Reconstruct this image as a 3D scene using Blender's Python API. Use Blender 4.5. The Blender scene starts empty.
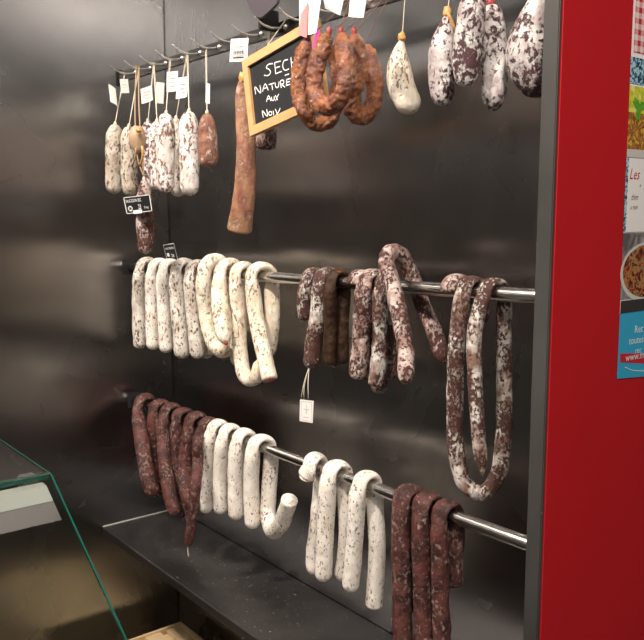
import bpy, bmesh, math, random
from mathutils import Vector, Matrix, noise
random.seed(7)
sc = bpy.context.scene
C = sc.collection
V = Vector
# ------------------------------------------------------------------ camera
F_PX = 812.0
CAM = V((1.945, -1.03, 1.45))
YAW = math.radians(38.5); PIT = math.radians(7.36)
FW = V((-math.cos(YAW)*math.cos(PIT), math.sin(YAW)*math.cos(PIT), -math.sin(PIT)))
RT = V((math.sin(YAW), math.cos(YAW), 0))
UP = RT.cross(FW)
def ray(px, py):
    return FW + RT*((px-322)/F_PX) - UP*((py-320)/F_PX)
def W(px, py, Y):            # where the sight line meets the vertical plane y = Y
    d = ray(px, py); return CAM + d*((Y-CAM.y)/d.y)
def WX(px, py, X):
    d = ray(px, py); return CAM + d*((X-CAM.x)/d.x)
def WZ(px, py, Z):
    d = ray(px, py); return CAM + d*((Z-CAM.z)/d.z)
def depth(p): return (p-CAM).dot(FW)
def m_per_px(p): return depth(p)/F_PX
cd = bpy.data.cameras.new('camera'); cam = bpy.data.objects.new('camera', cd); C.objects.link(cam)
cd.lens = F_PX/644*36; cd.sensor_width = 36; cd.clip_start = .02
M3 = Matrix((RT, UP, -FW)).transposed()
cam.matrix_world = Matrix.Translation(CAM) @ M3.to_4x4()
sc.camera = cam
# ------------------------------------------------------------------ materials
def newmat(name):
    m = bpy.data.materials.new(name); m.use_nodes = True
    nt = m.node_tree; b = nt.nodes['Principled BSDF']
    return m, nt, b
def N(nt, t, **k):
    n = nt.nodes.new(t)
    for a, v in k.items(): setattr(n, a, v)
    return n
def L(nt, a, b): nt.links.new(a, b)
def mix(nt, fac, a, b):
    n = N(nt, 'ShaderNodeMix', data_type='RGBA')
    if isinstance(fac, (int, float)): n.inputs[0].default_value = fac
    else: L(nt, fac, n.inputs[0])
    for s, v in ((6, a), (7, b)):
        if isinstance(v, (tuple, list)): n.inputs[s].default_value = (*v[:3], 1)
        else: L(nt, v, n.inputs[s])
    return n.outputs[2]
def ramp(nt, src, p0, p1, c0=(0,0,0), c1=(1,1,1)):
    r = N(nt, 'ShaderNodeValToRGB'); e = r.color_ramp.elements
    e[0].position = p0; e[1].position = p1; e[0].color = (*c0, 1); e[1].color = (*c1, 1)
    L(nt, src, r.inputs[0]); return r.outputs[0]
def coords(nt, scale=(1,1,1), rnd=True):
    tc = N(nt, 'ShaderNodeTexCoord'); mp = N(nt, 'ShaderNodeMapping')
    L(nt, tc.outputs['Object'], mp.inputs[0]); mp.inputs['Scale'].default_value = scale
    if rnd:
        oi = N(nt, 'ShaderNodeObjectInfo'); ml = N(nt, 'ShaderNodeMath', operation='MULTIPLY'); ml.inputs[1].default_value = 37.0
        L(nt, oi.outputs['Random'], ml.inputs[0]); cx = N(nt, 'ShaderNodeCombineXYZ')
        for i in range(3): L(nt, ml.outputs[0], cx.inputs[i])
        L(nt, cx.outputs[0], mp.inputs['Location'])
    return mp.outputs[0]
def noise_t(nt, vec, scale, detail=3, rough=.55, dist=0):
    n = N(nt, 'ShaderNodeTexNoise'); n.inputs['Scale'].default_value = scale
    n.inputs['Detail'].default_value = detail; n.inputs['Roughness'].default_value = rough
    n.inputs['Distortion'].default_value = dist
    L(nt, vec, n.inputs['Vector']); return n.outputs[0]
def bump(nt, b, h, strength, dist=.002):
    bp = N(nt, 'ShaderNodeBump'); bp.inputs['Strength'].default_value = strength; bp.inputs['Distance'].default_value = dist
    L(nt, h, bp.inputs['Height']); L(nt, bp.outputs[0], b.inputs['Normal'])
def sausage_mat(name, base, base2, speck, scale=150, thr=.58, soft=.03, patch=.10, rough=.75, bstr=.5, zs=.7, spec=.3):
    """casing colour that drifts between base and base2, with specks of a third colour gathered in patches"""
    m, nt, b = newmat(name); v = coords(nt, (1, 1, zs))
    big = noise_t(nt, v, 26, 2)
    fine = noise_t(nt, v, scale, 6, .68, .3)
    col = mix(nt, ramp(nt, noise_t(nt, v, 45, 3), .4, .62), base, base2)
    a = N(nt, 'ShaderNodeMath', operation='MULTIPLY_ADD'); a.inputs[1].default_value = patch*4
    L(nt, big, a.inputs[0]); a.inputs[2].default_value = -patch*2
    s = N(nt, 'ShaderNodeMath', operation='ADD'); L(nt, fine, s.inputs[0]); L(nt, a.outputs[0], s.inputs[1])
    mask = ramp(nt, s.outputs[0], thr, thr+soft)
    col = mix(nt, mask, col, speck)
    L(nt, col, b.inputs['Base Color']); b.inputs['Roughness'].default_value = rough
    b.inputs['Specular IOR Level'].default_value = spec
    hb = N(nt, 'ShaderNodeMath', operation='MULTIPLY_ADD'); L(nt, mask, hb.inputs[0]); hb.inputs[1].default_value = -.35
    L(nt, noise_t(nt, v, scale*.45, 6, .7), hb.inputs[2])
    bump(nt, b, hb.outputs[0], bstr, .005)
    return m
def plain(name, col, rough=.6, metal=0, spec=.5, var=0, vs=60):
    m, nt, b = newmat(name); b.inputs['Roughness'].default_value = rough; b.inputs['Metallic'].default_value = metal
    b.inputs['Specular IOR Level'].default_value = spec
    if var:
        v = coords(nt, rnd=False); n = noise_t(nt, v, vs, 4)
        L(nt, mix(nt, n, tuple(c*(1-var) for c in col), tuple(min(1, c*(1+var)) for c in col)), b.inputs['Base Color'])
    else: b.inputs['Base Color'].default_value = (*col, 1)
    return m
def steel(name, col, r0, r1, stretch=(1, 1, 1), aniso=0, dents=.0, dust=False):
    m, nt, b = newmat(name); b.inputs['Metallic'].default_value = 1
    v = coords(nt, (1, 1, 1), False); vs = coords(nt, stretch, False)
    br = noise_t(nt, vs, 260, 3); cl = noise_t(nt, v, 2.6, 4, .55, .8)
    rr = N(nt, 'ShaderNodeMapRange'); L(nt, cl, rr.inputs[0]); rr.inputs[1].default_value = .35; rr.inputs[2].default_value = .65
    rr.inputs[3].default_value = r0; rr.inputs[4].default_value = r1
    ad = N(nt, 'ShaderNodeMath', operation='MULTIPLY_ADD'); L(nt, br, ad.inputs[0]); ad.inputs[1].default_value = .0; L(nt, rr.outputs[0], ad.inputs[2])
    L(nt, ad.outputs[0], b.inputs['Roughness'])
    smear = noise_t(nt, v, 5, 5, .6, 1.2)
    c = mix(nt, ramp(nt, smear, .35, .7), tuple(x*.93 for x in col), tuple(x*1.06 for x in col))
    if dust:
        dn = noise_t(nt, v, 230, 2, .4); m2 = ramp(nt, dn, .725, .75); c = mix(nt, m2, c, (.75, .73, .70))
        iv = N(nt, 'ShaderNodeMath', operation='SUBTRACT'); iv.inputs[0].default_value = 1; L(nt, m2, iv.inputs[1]); L(nt, iv.outputs[0], b.inputs['Metallic'])
    L(nt, c, b.inputs['Base Color'])
    if aniso:
        b.inputs['Anisotropic'].default_value = aniso; b.inputs['Anisotropic Rotation'].default_value = AROT
        tg = N(nt, 'ShaderNodeTangent', direction_type='RADIAL', axis='Z'); L(nt, tg.outputs[0], b.inputs['Tangent'])
    if dents:
        bump(nt, b, noise_t(nt, v, 2.0, 1), dents, .05)
    return m
AROT = 0.0
MAT = {}
MAT['steel_wall'] = steel('brushed_steel_wall', (.38, .372, .370), .23, .30, (1, 1, .02), aniso=.80, dents=.02)
MAT['steel_shelf'] = steel('worn_steel_shelf', (.24, .23, .23), .30, .46, (.05, 1, 1), dust=True)
MAT['steel_edge'] = steel('steel_edge', (.20, .195, .187), .5, .6, (1, 1, .02))
MAT['pipe'] = steel('polished_pipe', (.62, .60, .57), .17, .26, (.05, 1, 1))
MAT['chrome'] = plain('chrome', (.80, .78, .75), .36, 1)
MAT['rail'] = plain('rail_steel', (.16, .155, .15), .3, 1)
MAT['mauve'] = plain('mauve_grey', (.24, .205, .205), .4)
MAT['dark'] = plain('dark_bracket', (.02, .02, .02), .6, spec=.2)
MAT['floor'] = plain('floor_tile', (.10, .08, .06), .5, var=.15, vs=3)
MAT['ceiling'] = plain('ceiling_paint', (.34, .32, .29), .8)
def banded():  # light and dark bands on unseen walls, made up for their reflection in the steel
    m, nt, b = newmat('wall_reflection_bands'); g = N(nt, 'ShaderNodeNewGeometry'); sp = N(nt, 'ShaderNodeSeparateXYZ'); L(nt, g.outputs['Position'], sp.inputs[0])
    d = N(nt, 'ShaderNodeMath', operation='DIVIDE'); L(nt, sp.outputs[2], d.inputs[0]); d.inputs[1].default_value = 2.75
    r = N(nt, 'ShaderNodeValToRGB'); r.color_ramp.interpolation = 'CONSTANT'; L(nt, d.outputs[0], r.inputs[0]); e = r.color_ramp.elements
    e[0].position = 0; e[0].color = (.13, .09, .06, 1); e[1].position = .36; e[1].color = (.27, .22, .17, 1)
    for p, c in ((.50, (.14, .12, .11)), (.74, (.55, .53, .50))):
        q = e.new(p); q.color = (*c, 1)
    L(nt, r.outputs[0], b.inputs['Base Color']); b.inputs['Roughness'].default_value = .8; return m
MAT['reflection_bands'] = banded()
MAT['red'] = plain('red_paint', (.44, .008, .013), .55, spec=.35, var=.06, vs=8)
MAT['white_mould'] = sausage_mat('white_mould', (.74, .69, .62), (.62, .56, .49), (.20, .10, .075), 200, .58, .06, .05, zs=.6)
MAT['white_speck'] = sausage_mat('white_speck', (.86, .81, .74), (.74, .68, .60), (.22, .10, .075), 230, .575, .04, .05, zs=.55, bstr=.6)
MAT['cream'] = sausage_mat('cream_mould', (.88, .81, .69), (.72, .61, .46), (.34, .18, .10), 190, .57, .06, .09, zs=.6, bstr=.9)
MAT['greyish'] = sausage_mat('grey_mould', (.70, .66, .60), (.52, .46, .39), (.14, .07, .05), 210, .545, .04, .06, zs=.55, bstr=.7)
MAT['dingy'] = sausage_mat('dingy_mould', (.56, .51, .44), (.42, .35, .28), (.15, .075, .05), 180, .53, .06, .08, zs=.55, bstr=.9)
MAT['net'] = sausage_mat('patchy_white', (.88, .85, .82), (.66, .56, .51), (.26, .11, .09), 150, .545, .06, .10, zs=.7, bstr=1.0)
MAT['purple'] = sausage_mat('purple_mottled', (.80, .77, .75), (.50, .41, .41), (.095, .045, .05), 170, .52, .06, .16, zs=.8, bstr=1.0)
MAT['mottled'] = sausage_mat('red_white_mottled', (.58, .47, .43), (.25, .14, .115), (.075, .028, .023), 210, .48, .06, .15, rough=.45, bstr=1.0)
MAT['frost'] = sausage_mat('frosted_brown', (.68, .63, .58), (.22, .13, .10), (.075, .032, .026), 230, .475, .05, .17, rough=.5, bstr=1.0)
MAT['brown'] = sausage_mat('bare_brown', (.050, .024, .012), (.028, .014, .009), (.22, .09, .028), 130, .56, .10, .08, rough=.4, bstr=1.0)
MAT['darkred'] = sausage_mat('dark_red', (.125, .042, .036), (.045, .019, .017), (.30, .20, .17), 170, .53, .08, .07, rough=.42, bstr=1.0)
MAT['chorizo'] = sausage_mat('paprika_red', (.34, .11, .034), (.16, .040, .018), (.62, .32, .11), 230, .56, .1, .06, rough=.24, bstr=1.0, zs=1, spec=1.0)
MAT['ruddy'] = sausage_mat('ruddy_brown', (.30, .14, .09), (.17, .07, .05), (.58, .42, .34), 130, .54, .08, .10, rough=.5, bstr=1.0)
MAT['slab'] = sausage_mat('pink_brown_slab', (.36, .20, .11), (.24, .09, .065), (.46, .30, .22), 90, .54, .12, .14, rough=.5, bstr=1.0, zs=.7)
MAT['string'] = plain('twine', (.62, .56, .44), .9)
MAT['string_dark'] = plain('dark_twine', (.16, .09, .07), .9)
MAT['brown_string'] = plain('tan_twine', (.34, .23, .13), .9)
MAT['knot'] = plain('orange_casing_end', (.55, .30, .10), .5, var=.3, vs=200)
MAT['redknot'] = plain('red_casing_end', (.30, .04, .04), .45, var=.3, vs=200)
MAT['paper'] = plain('white_paper', (.80, .78, .76), .6)
MAT['paper_grey'] = plain('grey_paper', (.55, .54, .50), .6)
MAT['pinkpaper'] = plain('magenta_print', (.75, .04, .30), .5)
MAT['rosepaper'] = plain('rose_print', (.62, .25, .25), .5)
MAT['black_card'] = plain('black_card', (.010, .011, .013), .6, spec=.15)
MAT['ink'] = plain('black_ink', (.03, .03, .03), .6)
MAT['white_ink'] = plain('white_ink', (.75, .75, .75), .6)
MAT['chalk'] = plain('chalk', (.85, .85, .85), .9)
MAT['slate'] = plain('chalkboard_black', (.010, .011, .013), .55, var=.3, vs=20)
MAT['darkplastic'] = plain('dark_plastic', (.07, .06, .07), .35)
MAT['cut'] = sausage_mat('cut_meat', (.36, .08, .06), (.28, .06, .05), (.6, .45, .38), 260, .56, .06, .03, rough=.4)
def wood_mat(name, c1, c2, sc_=(1, 1, 1)):
    m, nt, b = newmat(name); v = coords(nt, sc_, False)
    L(nt, mix(nt, noise_t(nt, v, 60, 4, .6, .5), c1, c2), b.inputs['Base Color']); b.inputs['Roughness'].default_value = .55
    return m
MAT['frame'] = wood_mat('light_wood', (.48, .26, .10), (.68, .42, .20), (.3, 1, 1))
MAT['crate'] = wood_mat('crate_wood', (.46, .33, .17), (.62, .47, .28), (1, .15, 1))
def glass_mat():
    m, nt, b = newmat('clear_glass'); b.inputs['Base Color'].default_value = (.93, .98, .96, 1)
    b.inputs['Roughness'].default_value = .02; b.inputs['Transmission Weight'].default_value = 1; b.inputs['IOR'].default_value = 1.45
    return m
MAT['glass'] = glass_mat()
MAT['glass_edge'] = plain('green_glass_edge', (.008, .085, .062), .12, spec=.8)
# ------------------------------------------------------------------ mesh helpers
def tag(o, label=None, cat=None, group=None, kind=None):
    if label: o['label'] = label
    if cat: o['category'] = cat
    if group: o['group'] = group
    if kind: o['kind'] = kind
    return o
def obj(name, bm, m, parent=None, smooth=False, origin=None):
    bmesh.ops.recalc_face_normals(bm, faces=bm.faces)
    if origin is None:
        lo = [min(v.co[i] for v in bm.verts) for i in range(3)]; hi = [max(v.co[i] for v in bm.verts) for i in range(3)]
        origin = V([(a+b)/2 for a, b in zip(lo, hi)])
    bmesh.ops.translate(bm, verts=bm.verts, vec=-origin)
    me = bpy.data.meshes.new(name); bm.to_mesh(me); bm.free()
    me.materials.append(MAT[m] if isinstance(m, str) else m)
    if smooth:
        for p in me.polygons: p.use_smooth = True
    o = bpy.data.objects.new(name, me); C.objects.link(o)
    o.location = origin
    if parent:
        o.parent = parent
        w = V(parent['_w']) if '_w' in parent else parent.location
        o.location = origin - w
    o['_w'] = tuple(origin)
    return o
def box(bm, a, b, bevel=0):
    r = bmesh.ops.create_cube(bm, size=1); vs = r['verts']
    for v in vs:
        v.co = V(((a[0]+b[0])/2 + v.co.x*(b[0]-a[0]), (a[1]+b[1])/2 + v.co.y*(b[1]-a[1]), (a[2]+b[2])/2 + v.co.z*(b[2]-a[2])))
    if bevel:
        es = list({e for v in vs for e in v.link_edges})
        bmesh.ops.bevel(bm, geom=es, offset=bevel, segments=2, affect='EDGES')
def boxo(name, a, b, m, parent=None, bevel=0):
    bm = bmesh.new(); box(bm, a, b, bevel); return obj(name, bm, m, parent)
def prism(bm, pts, off):
    a = [bm.verts.new(p) for p in pts]; b = [bm.verts.new(p+off) for p in pts]; n = len(pts)
    bm.faces.new(a); bm.faces.new(b[::-1])
    for i in range(n): bm.faces.new((a[i], b[i], b[(i+1) % n], a[(i+1) % n]))
def spline(pts, step=.004):
    P = [V(p) for p in pts]
    if len(P) == 2: P = [P[0], (P[0]+P[1])/2, P[1]]
    Q = [P[0]*2-P[1]] + P + [P[-1]*2-P[-2]]; out = []
    for i in range(1, len(Q)-2):
        p0, p1, p2, p3 = Q[i-1:i+3]
        # centripetal Catmull-Rom
        t0 = 0; t1 = t0+max((p1-p0).length, 1e-6)**.5; t2 = t1+max((p2-p1).length, 1e-6)**.5; t3 = t2+max((p3-p2).length, 1e-6)**.5
        n = max(4, int((p2-p1).length/.002))
        for k in range(n):
            t = t1+(t2-t1)*k/n
            A1 = p0*((t1-t)/(t1-t0))+p1*((t-t0)/(t1-t0)); A2 = p1*((t2-t)/(t2-t1))+p2*((t-t1)/(t2-t1)); A3 = p2*((t3-t)/(t3-t2))+p3*((t-t2)/(t3-t2))
            B1 = A1*((t2-t)/(t2-t0))+A2*((t-t0)/(t2-t0)); B2 = A2*((t3-t)/(t3-t1))+A3*((t-t1)/(t3-t1))
            out.append(B1*((t2-t)/(t2-t1))+B2*((t-t1)/(t2-t1)))
    out.append(P[-1])
    # resample
    Ls = [0]
    for a, b in zip(out, out[1:]): Ls.append(Ls[-1]+(b-a).length)
    T = Ls[-1]; n = max(3, int(T/step)); res = []; j = 0
    for k in range(n+1):
        s = T*k/n
        while j < len(Ls)-2 and Ls[j+1] < s: j += 1
        d = Ls[j+1]-Ls[j]; f = (s-Ls[j])/d if d > 0 else 0
        res.append(out[j].lerp(out[j+1], f))
    return res, T
def tube(bm, pts, r, ring=8, step=.006, rf=None, lump=0, lf=60, seed=0, squash=None, caps=True):
    P, T = spline(pts, step); n = len(P); rings = []
    t = (P[1]-P[0]).normalized(); up = V((0, 0, 1)) if abs(t.z) < .9 else V((0, 1, 0))
    nx = t.cross(up).normalized()
    for i, p in enumerate(P):
        t = ((P[min(i+1, n-1)]-P[max(i-1, 0)])).normalized()
        nx = (nx - t*nx.dot(t)).normalized(); ny = t.cross(nx)
        s = T*i/(n-1); rr = r*(rf(s, T) if rf else 1)
        rg = []
        for k in range(ring):
            a = 2*math.pi*k/ring; d = nx*math.cos(a)+ny*math.sin(a)
            dd = d
            if callable(squash):
                sd, sf = squash(p); k_ = d.dot(sd); dd = d*(1+.22*(1-sf)) - sd*k_*(1+.22*(1-sf)-sf)
            elif squash is not None: dd = d - squash[0]*(d.dot(squash[0]))*(1-squash[1])
            q = p+dd*rr
            if lump:
                sv = V((seed*3.7, seed*1.3, seed*7.1))
                h = noise.noise(q*lf+sv)*.65+noise.noise(q*lf*.35+sv)*.6
                q = q+d*(rr*lump*h)
            rg.append(bm.verts.new(q))
        rings.append(rg)
    for a, b in zip(rings, rings[1:]):
        for k in range(ring): bm.faces.new((a[k], a[(k+1) % ring], b[(k+1) % ring], b[k]))
    if caps: bm.faces.new(rings[0][::-1]); bm.faces.new(rings[-1])
    return P
def endf(kind, x, r):
    """radius factor at distance x from an end"""
    if kind == 'round': L_ = r*1.05; y = .03
    elif kind == 'blunt': L_ = r*.45; y = .55
    elif kind == 'cut': return 1 if x > .0022 else .86+.14*x/.0022
    elif kind == 'point': L_ = r*3.2; y = .06
    elif kind == 'tied': L_ = r*1.9; y = .10
    u = min(1, x/L_)
    if kind == 'point': return y+(1-y)*(math.sin(u*math.pi/2)**.9)
    return y+(1-y)*math.sqrt(max(0, 1-(1-u)**2))
cnt = [0]
def sausage(name, pts, r, m, ends=('round', 'round'), lump=.07, lf=45, ring=28, step=.003, bulge=0, squash=None, taper=(1, 1)):
    cnt[0] += 1
    bm = bmesh.new()
    def rf(s, T):
        f = min(endf(ends[0], s, r), endf(ends[1], T-s, r))
        return f*(1+bulge*math.sin(math.pi*s/T))*(taper[0]+(taper[1]-taper[0])*s/T)
    P = tube(bm, pts, r, ring, step, rf, lump, lf, cnt[0], squash)
    return obj(name, bm, m, None, True), P
def string(parent, pts, r=.0007, m='string', name='string'):
    bm = bmesh.new(); tube(bm, pts, r, 6, .01); return obj(name, bm, m, parent, True)
def knot(parent, p, r=.006, m='knot', name='knot', el=1.0):
    bm = bmesh.new(); bmesh.ops.create_icosphere(bm, subdivisions=3, radius=r)
    for v in bm.verts:
        v.co *= 1+.35*noise.noise(v.co*260+V((p[0]*50, 0, 0))); v.co.z *= el; v.co += V(p)
    return obj(name, bm, m, parent, True)
def sheet(bm, quad, th=.0006, curl=0, n=6):
    """thin bent rectangular card through four corners (tl, tr, br, bl)"""
    tl, tr, br, bl = [V(q) for q in quad]
    nrm = (tr-tl).cross(bl-tl).normalized()
    if nrm.dot(CAM-tl) < 0: nrm = -nrm
    G = {}
    for s in (0, 1):
        for i in range(n+1):
            for j in range(n+1):
                u = i/n; v = j/n
                p = tl.lerp(tr, u).lerp(bl.lerp(br, u), v)+nrm*(curl*(4*(u-.5)**2*(.4+.6*v)) - s*th)
                G[s, i, j] = bm.verts.new(p)
    for i in range(n):
        for j in range(n):
            bm.faces.new([G[0, i, j], G[0, i+1, j], G[0, i+1, j+1], G[0, i, j+1]])
            bm.faces.new([G[1, i, j], G[1, i, j+1], G[1, i+1, j+1], G[1, i+1, j]])
    for i in range(n):
        bm.faces.new([G[0, i, 0], G[1, i, 0], G[1, i+1, 0], G[0, i+1, 0]]); bm.faces.new([G[0, i, n], G[0, i+1, n], G[1, i+1, n], G[1, i, n]])
        bm.faces.new([G[0, 0, i], G[0, 0, i+1], G[1, 0, i+1], G[1, 0, i]]); bm.faces.new([G[0, n, i], G[1, n, i], G[1, n, i+1], G[0, n, i+1]])
    return nrm
def card(name, quad, m, parent=None, th=.0006, curl=0):
    bm = bmesh.new(); nrm = sheet(bm, quad, th, curl); return obj(name, bm, m, parent), nrm
def quadmap(quad, lift):
    tl, tr, br, bl = [V(q) for q in quad]
    nrm = (tr-tl).cross(bl-tl).normalized()
    if nrm.dot(CAM-tl) < 0: nrm = -nrm
    return lambda u, v: tl.lerp(tr, u).lerp(bl.lerp(br, u), v)+nrm*lift, nrm
def writing(name, body, quad, u, v, h, m, parent, lift=.0006, wide=1.0, italic=0):
    """real letters laid on a card; h is letter height as a fraction of the card height"""
    cu = bpy.data.curves.new(name, 'FONT'); cu.body = body; cu.size = 1; cu.resolution_u = 2; cu.shear = italic
    t = bpy.data.objects.new(name, cu); C.objects.link(t)
    bpy.context.view_layer.update()
    me = bpy.data.meshes.new_from_object(t); bpy.data.objects.remove(t)
    f, nrm = quadmap(quad, lift)
    tl, tr, br, bl = [V(q) for q in quad]; Wd = (tr-tl).length; H = (bl-tl).length
    bm = bmesh.new(); bm.from_mesh(me); bpy.data.meshes.remove(me)
    s = h*H/.72
    for q in bm.verts: q.co = f(u+q.co.x*s*wide/Wd, v-q.co.y*s/H)
    return obj(name, bm, m, parent)
def bars(name, quad, rects, m, parent, lift=.0006):
    f, nrm = quadmap(quad, lift); bm = bmesh.new()
    for (u0, v0, u1, v1) in rects:
        prism(bm, [f(u0, v0), f(u1, v0), f(u1, v1), f(u0, v1)], nrm*.0002)
    return obj(name, bm, m, parent)
def S(o): return tag(o, kind='structure')
# ------------------------------------------------------------------ setting
PX1, PX2, PD = 1.339, 1.361, -.22         # side panel: inner face, outer face, front edge
CEIL = 2.75
RX, RY = 5.2, -5.0
S(boxo('floor', (-.05, RY, -.05), (RX, 1.6, 0), 'floor'))
S(boxo('ceiling', (-.05, RY, CEIL), (RX, 1.6, CEIL+.05), 'ceiling'))
S(boxo('wall_left', (-.05, RY, 0), (0, .05, CEIL), 'steel_wall'))
S(boxo('wall_front', (-.05, RY-.05, 0), (RX, RY, CEIL), 'reflection_bands'))
S(boxo('wall_far', (RX, RY-.05, 0), (RX+.05, 1.6, CEIL), 'reflection_bands'))
S(boxo('wall_side', (PX2, 1.6, 0), (RX+.05, 1.65, CEIL), 'reflection_bands'))
S(boxo('wall_back', (0, 0, 0), (PX1, .05, CEIL), 'steel_wall'))
S(boxo('trim_1', (PX1, PD, 0), (PX2, 0.05, CEIL), 'steel_edge', bevel=.0012))
S(boxo('trim_2', (.0003, -.0024, 0), (.0018, -.0003, CEIL), 'rail'))
S(boxo('wall_right', (PX2+.0001, PD+.005, 0), (PX2+.002, 1.6, CEIL), 'red'))
# ------------------------------------------------------------------ pipes
YP, RP = -.115, .0105
def line_z(a, b):
    p, q = W(*a, YP), W(*b, YP); k = (p.z-q.z)/(p.x-q.x); return lambda x: q.z+k*(x-q.x)
zm = line_z((533, 296.3), (262, 276.5)); zl = line_z((527, 543.3), (262, 446.7))
def pipe(z, label):
    bm = bmesh.new(); tube(bm, [(.003, YP, z(0)), (PX1-.003, YP, z(PX1))], RP, 32, .1)
    o = obj('hanging_pipe', bm, 'pipe', None, True)
    tag(o, label, 'pipe')
    boxo('wall_plate', (0.0005, YP-.019, z(0)-.019), (.004, YP+.019, z(0)+.019), 'dark', o, .001)
    boxo('wall_plate', (PX1-.004, YP-.028, z(PX1)-.028), (PX1-.0005, YP+.028, z(PX1)+.028), 'dark', o, .001)
    return o
pipe(zm, 'middle polished steel pipe across the niche, with the tall stiff sausage loop')
pipe(zl, 'lowest polished steel pipe, just above the dark steel shelf')
# ------------------------------------------------------------------ hook rail
YR = WX(119, 74, 0).y
zr = W(206, 48.5, YR-.027).z+.004
bm = bmesh.new(); box(bm, (.0008, YR-.004, zr-.0115), (PX1-.001, YR+.004, zr+.0115), .0008)
rail = obj('hook_rail', bm, 'rail'); tag(rail, 'long dark steel bar with a row of upturned chrome hooks, highest on the back wall', 'hook rail')
boxo('end_plate', (.0005, YR-.008, zr-.020), (.003, YR+.008, zr+.020), 'dark', rail, .001)
h0, h9 = W(124.5, 76, YR-.027).x, W(296, 19, YR-.027).x
HX = [h0+(h9-h0)/9*k for k in range(16) if h0+(h9-h0)/9*k < PX1-.03]
def hook_low(k): return V((HX[k], YR-.027, zr-.004))
for x in HX:
    k = 0; bm = bmesh.new()
    tube(bm, [(x, YR-.004, zr), (x, YR-.015, zr-.002), (x, YR-.028, zr-.003), (x, YR-.045, zr+.001), (x, YR-.062, zr+.012)], .0025, 10, .004,
         rf=lambda s, T: 1-.75*max(0, (s/T-.5)*2))
    h = obj('hook', bm, 'chrome', rail, True)
    bm = bmesh.new(); tube(bm, [(x+.014, YR-.0035, zr), (x+.014, YR-.0095, zr)], .005, 14, .002, rf=lambda s, T: endf('round', T-s, .005))
    obj('screw', bm, 'chrome', rail, True)
# ------------------------------------------------------------------ shelf
zs = WX(102, 527, .0).z
ysf = WX(102, 527, .0).y
bm = bmesh.new(); box(bm, (.0008, ysf, zs-.022), (PX1-.001, -.0008, zs), .0015)
sh = obj('steel_shelf', bm, 'steel_shelf'); tag(sh, 'dark scuffed steel shelf along the back wall below the lowest pipe', 'shelf')
boxo('bead', (.0008, ysf+.002, zs), (.0022, -.002, zs+.0022), 'paper_grey', sh)
# ------------------------------------------------------------------ hanging sausages
def hang(name, top, bot, w, Y, m, hook=None, ends=('tied', 'round'), lump=.15, lf=55, bend=0, label='', group=None, cat='sausage', strg='string', kn='string', bulge=.05, mid=None, squash=None, taper=(1, 1), stop=None, knr=.0035, lean=None):
    a = W(*top, Y); b = W(*bot, Y if lean is None else lean)
    r = w/2*m_per_px((a+b)/2)
    c = (a+b)/2 + V((bend, 0, 0))
    pts = [a, c, b] if mid is None else [a]+[W(*q, Y) for q in mid]+[b]
    o, P = sausage(name, pts, r, m, ends, lump, lf, bulge=bulge, squash=squash, taper=taper)
    tag(o, label, cat, group)
    if kn: knot(o, a+V((0, 0, .001)), knr, kn, 'tied_end', 1.4)
    if stop is not None: string(o, [a, V((a.x, YR-.012, zr+.004)), V((a.x, YR-.0052, zr+.012))], m=strg)
    elif hook is not None:
        h = hook_low(hook) if not isinstance(hook, V) else hook
        # a doubled string looped over the hook
        d = V((.0016, 0, 0))
        string(o, [a+d*.3, a.lerp(h, .6)+d, h+d+V((0, 0, -.001)), h+V((0, 0, .004)), h-d+V((0, 0, -.001)), a.lerp(h, .6)-d, a-d*.3], m=strg)
    return o
def tagcard(parent, x0, y0, x1, y1, Y, m='paper', lean=0, skew=0, curl=.002, name='paper_tag', dY=0):
    q = [W(x0+skew, y0, Y), W(x1+skew, y0+lean, Y+dY), W(x1, y1+lean, Y+dY), W(x0, y1, Y)]
    o, n = card(name, q, m, parent, .0006, curl)
    if curl < .0035 and x1-x0 > 6: bars('print', q, [(.2, .3, .8, .36), (.2, .5, .7, .56), (.25, .7, .8, .75)], 'paper_grey' if m == 'paper' else 'paper', o, .0012)
    return o, q
G1 = 'dry sausages hung by string from the hooks'
s = hang('hanging_sausage', (115, 124), (114, 194), 17, -.20, 'dingy', 0, label='pale grey-white dry sausage hanging leftmost of all on the hook rail', group=G1)
tagcard(s, 112, 84, 119, 102, -.203, 'paper_grey', 5, -3, .004)
s = hang('hanging_sausage', (129, 126), (130, 196), 16, -.185, 'dingy', 1, label='second grey-white hanging dry sausage from the left, behind the black price card', group=G1)
tagcard(s, 122, 79, 130, 93, -.176, 'paper_grey', 0, -2, .002)
s = hang('hanging_sausage', (148, 121), (150, 190), 14, -.145, 'purple', V((HX[1]+.034, YR-.0055, zr+.010)), label='slim purplish hanging sausage half hidden behind the tan tied bulb', group=G1)
tagcard(s, 143, 89, 154, 104, -.143, 'paper', -4, -2, .003)
s = hang('hanging_sausage', (157, 121), (157, 190), 15, -.190, 'net', 2, label='white mouldy hanging sausage between the purplish one and the widest white one', group=G1)
tagcard(s, 157, 82, 165, 103, -.168, 'paper_grey', 1, 0, .004)
s = hang('hanging_sausage', (166, 113), (165, 193), 18, -.205, 'net', 3, label='bright white mouldy hanging sausage, fourth hook from the left wall', group=G1)
s = hang('hanging_sausage', (176, 118), (178, 197), 15, -.145, 'greyish', V((HX[3]+.038, YR-.0055, zr+.010)), label='greyer slim hanging sausage squeezed between two bright white ones', group=G1)
tagcard(s, 167, 72, 178, 92, -.140, 'paper', -1, 0, .001)
s = hang('hanging_sausage', (189, 111), (190, 196), 19, -.195, 'net', 4, label='white hanging sausage with reddish bare patches, just left of the short brown one', group=G1)
tagcard(s, 177, 78, 188, 99, -.170, 'paper', -2, 1, .003)
s = hang('hanging_sausage', (207, 113), (209, 168), 19, -.180, 'ruddy', 5, label='short stubby ruddy-brown sausage hanging alone right of the white ones', group=G1, lump=.14, lf=70, taper=(.85, 1.05))
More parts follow.
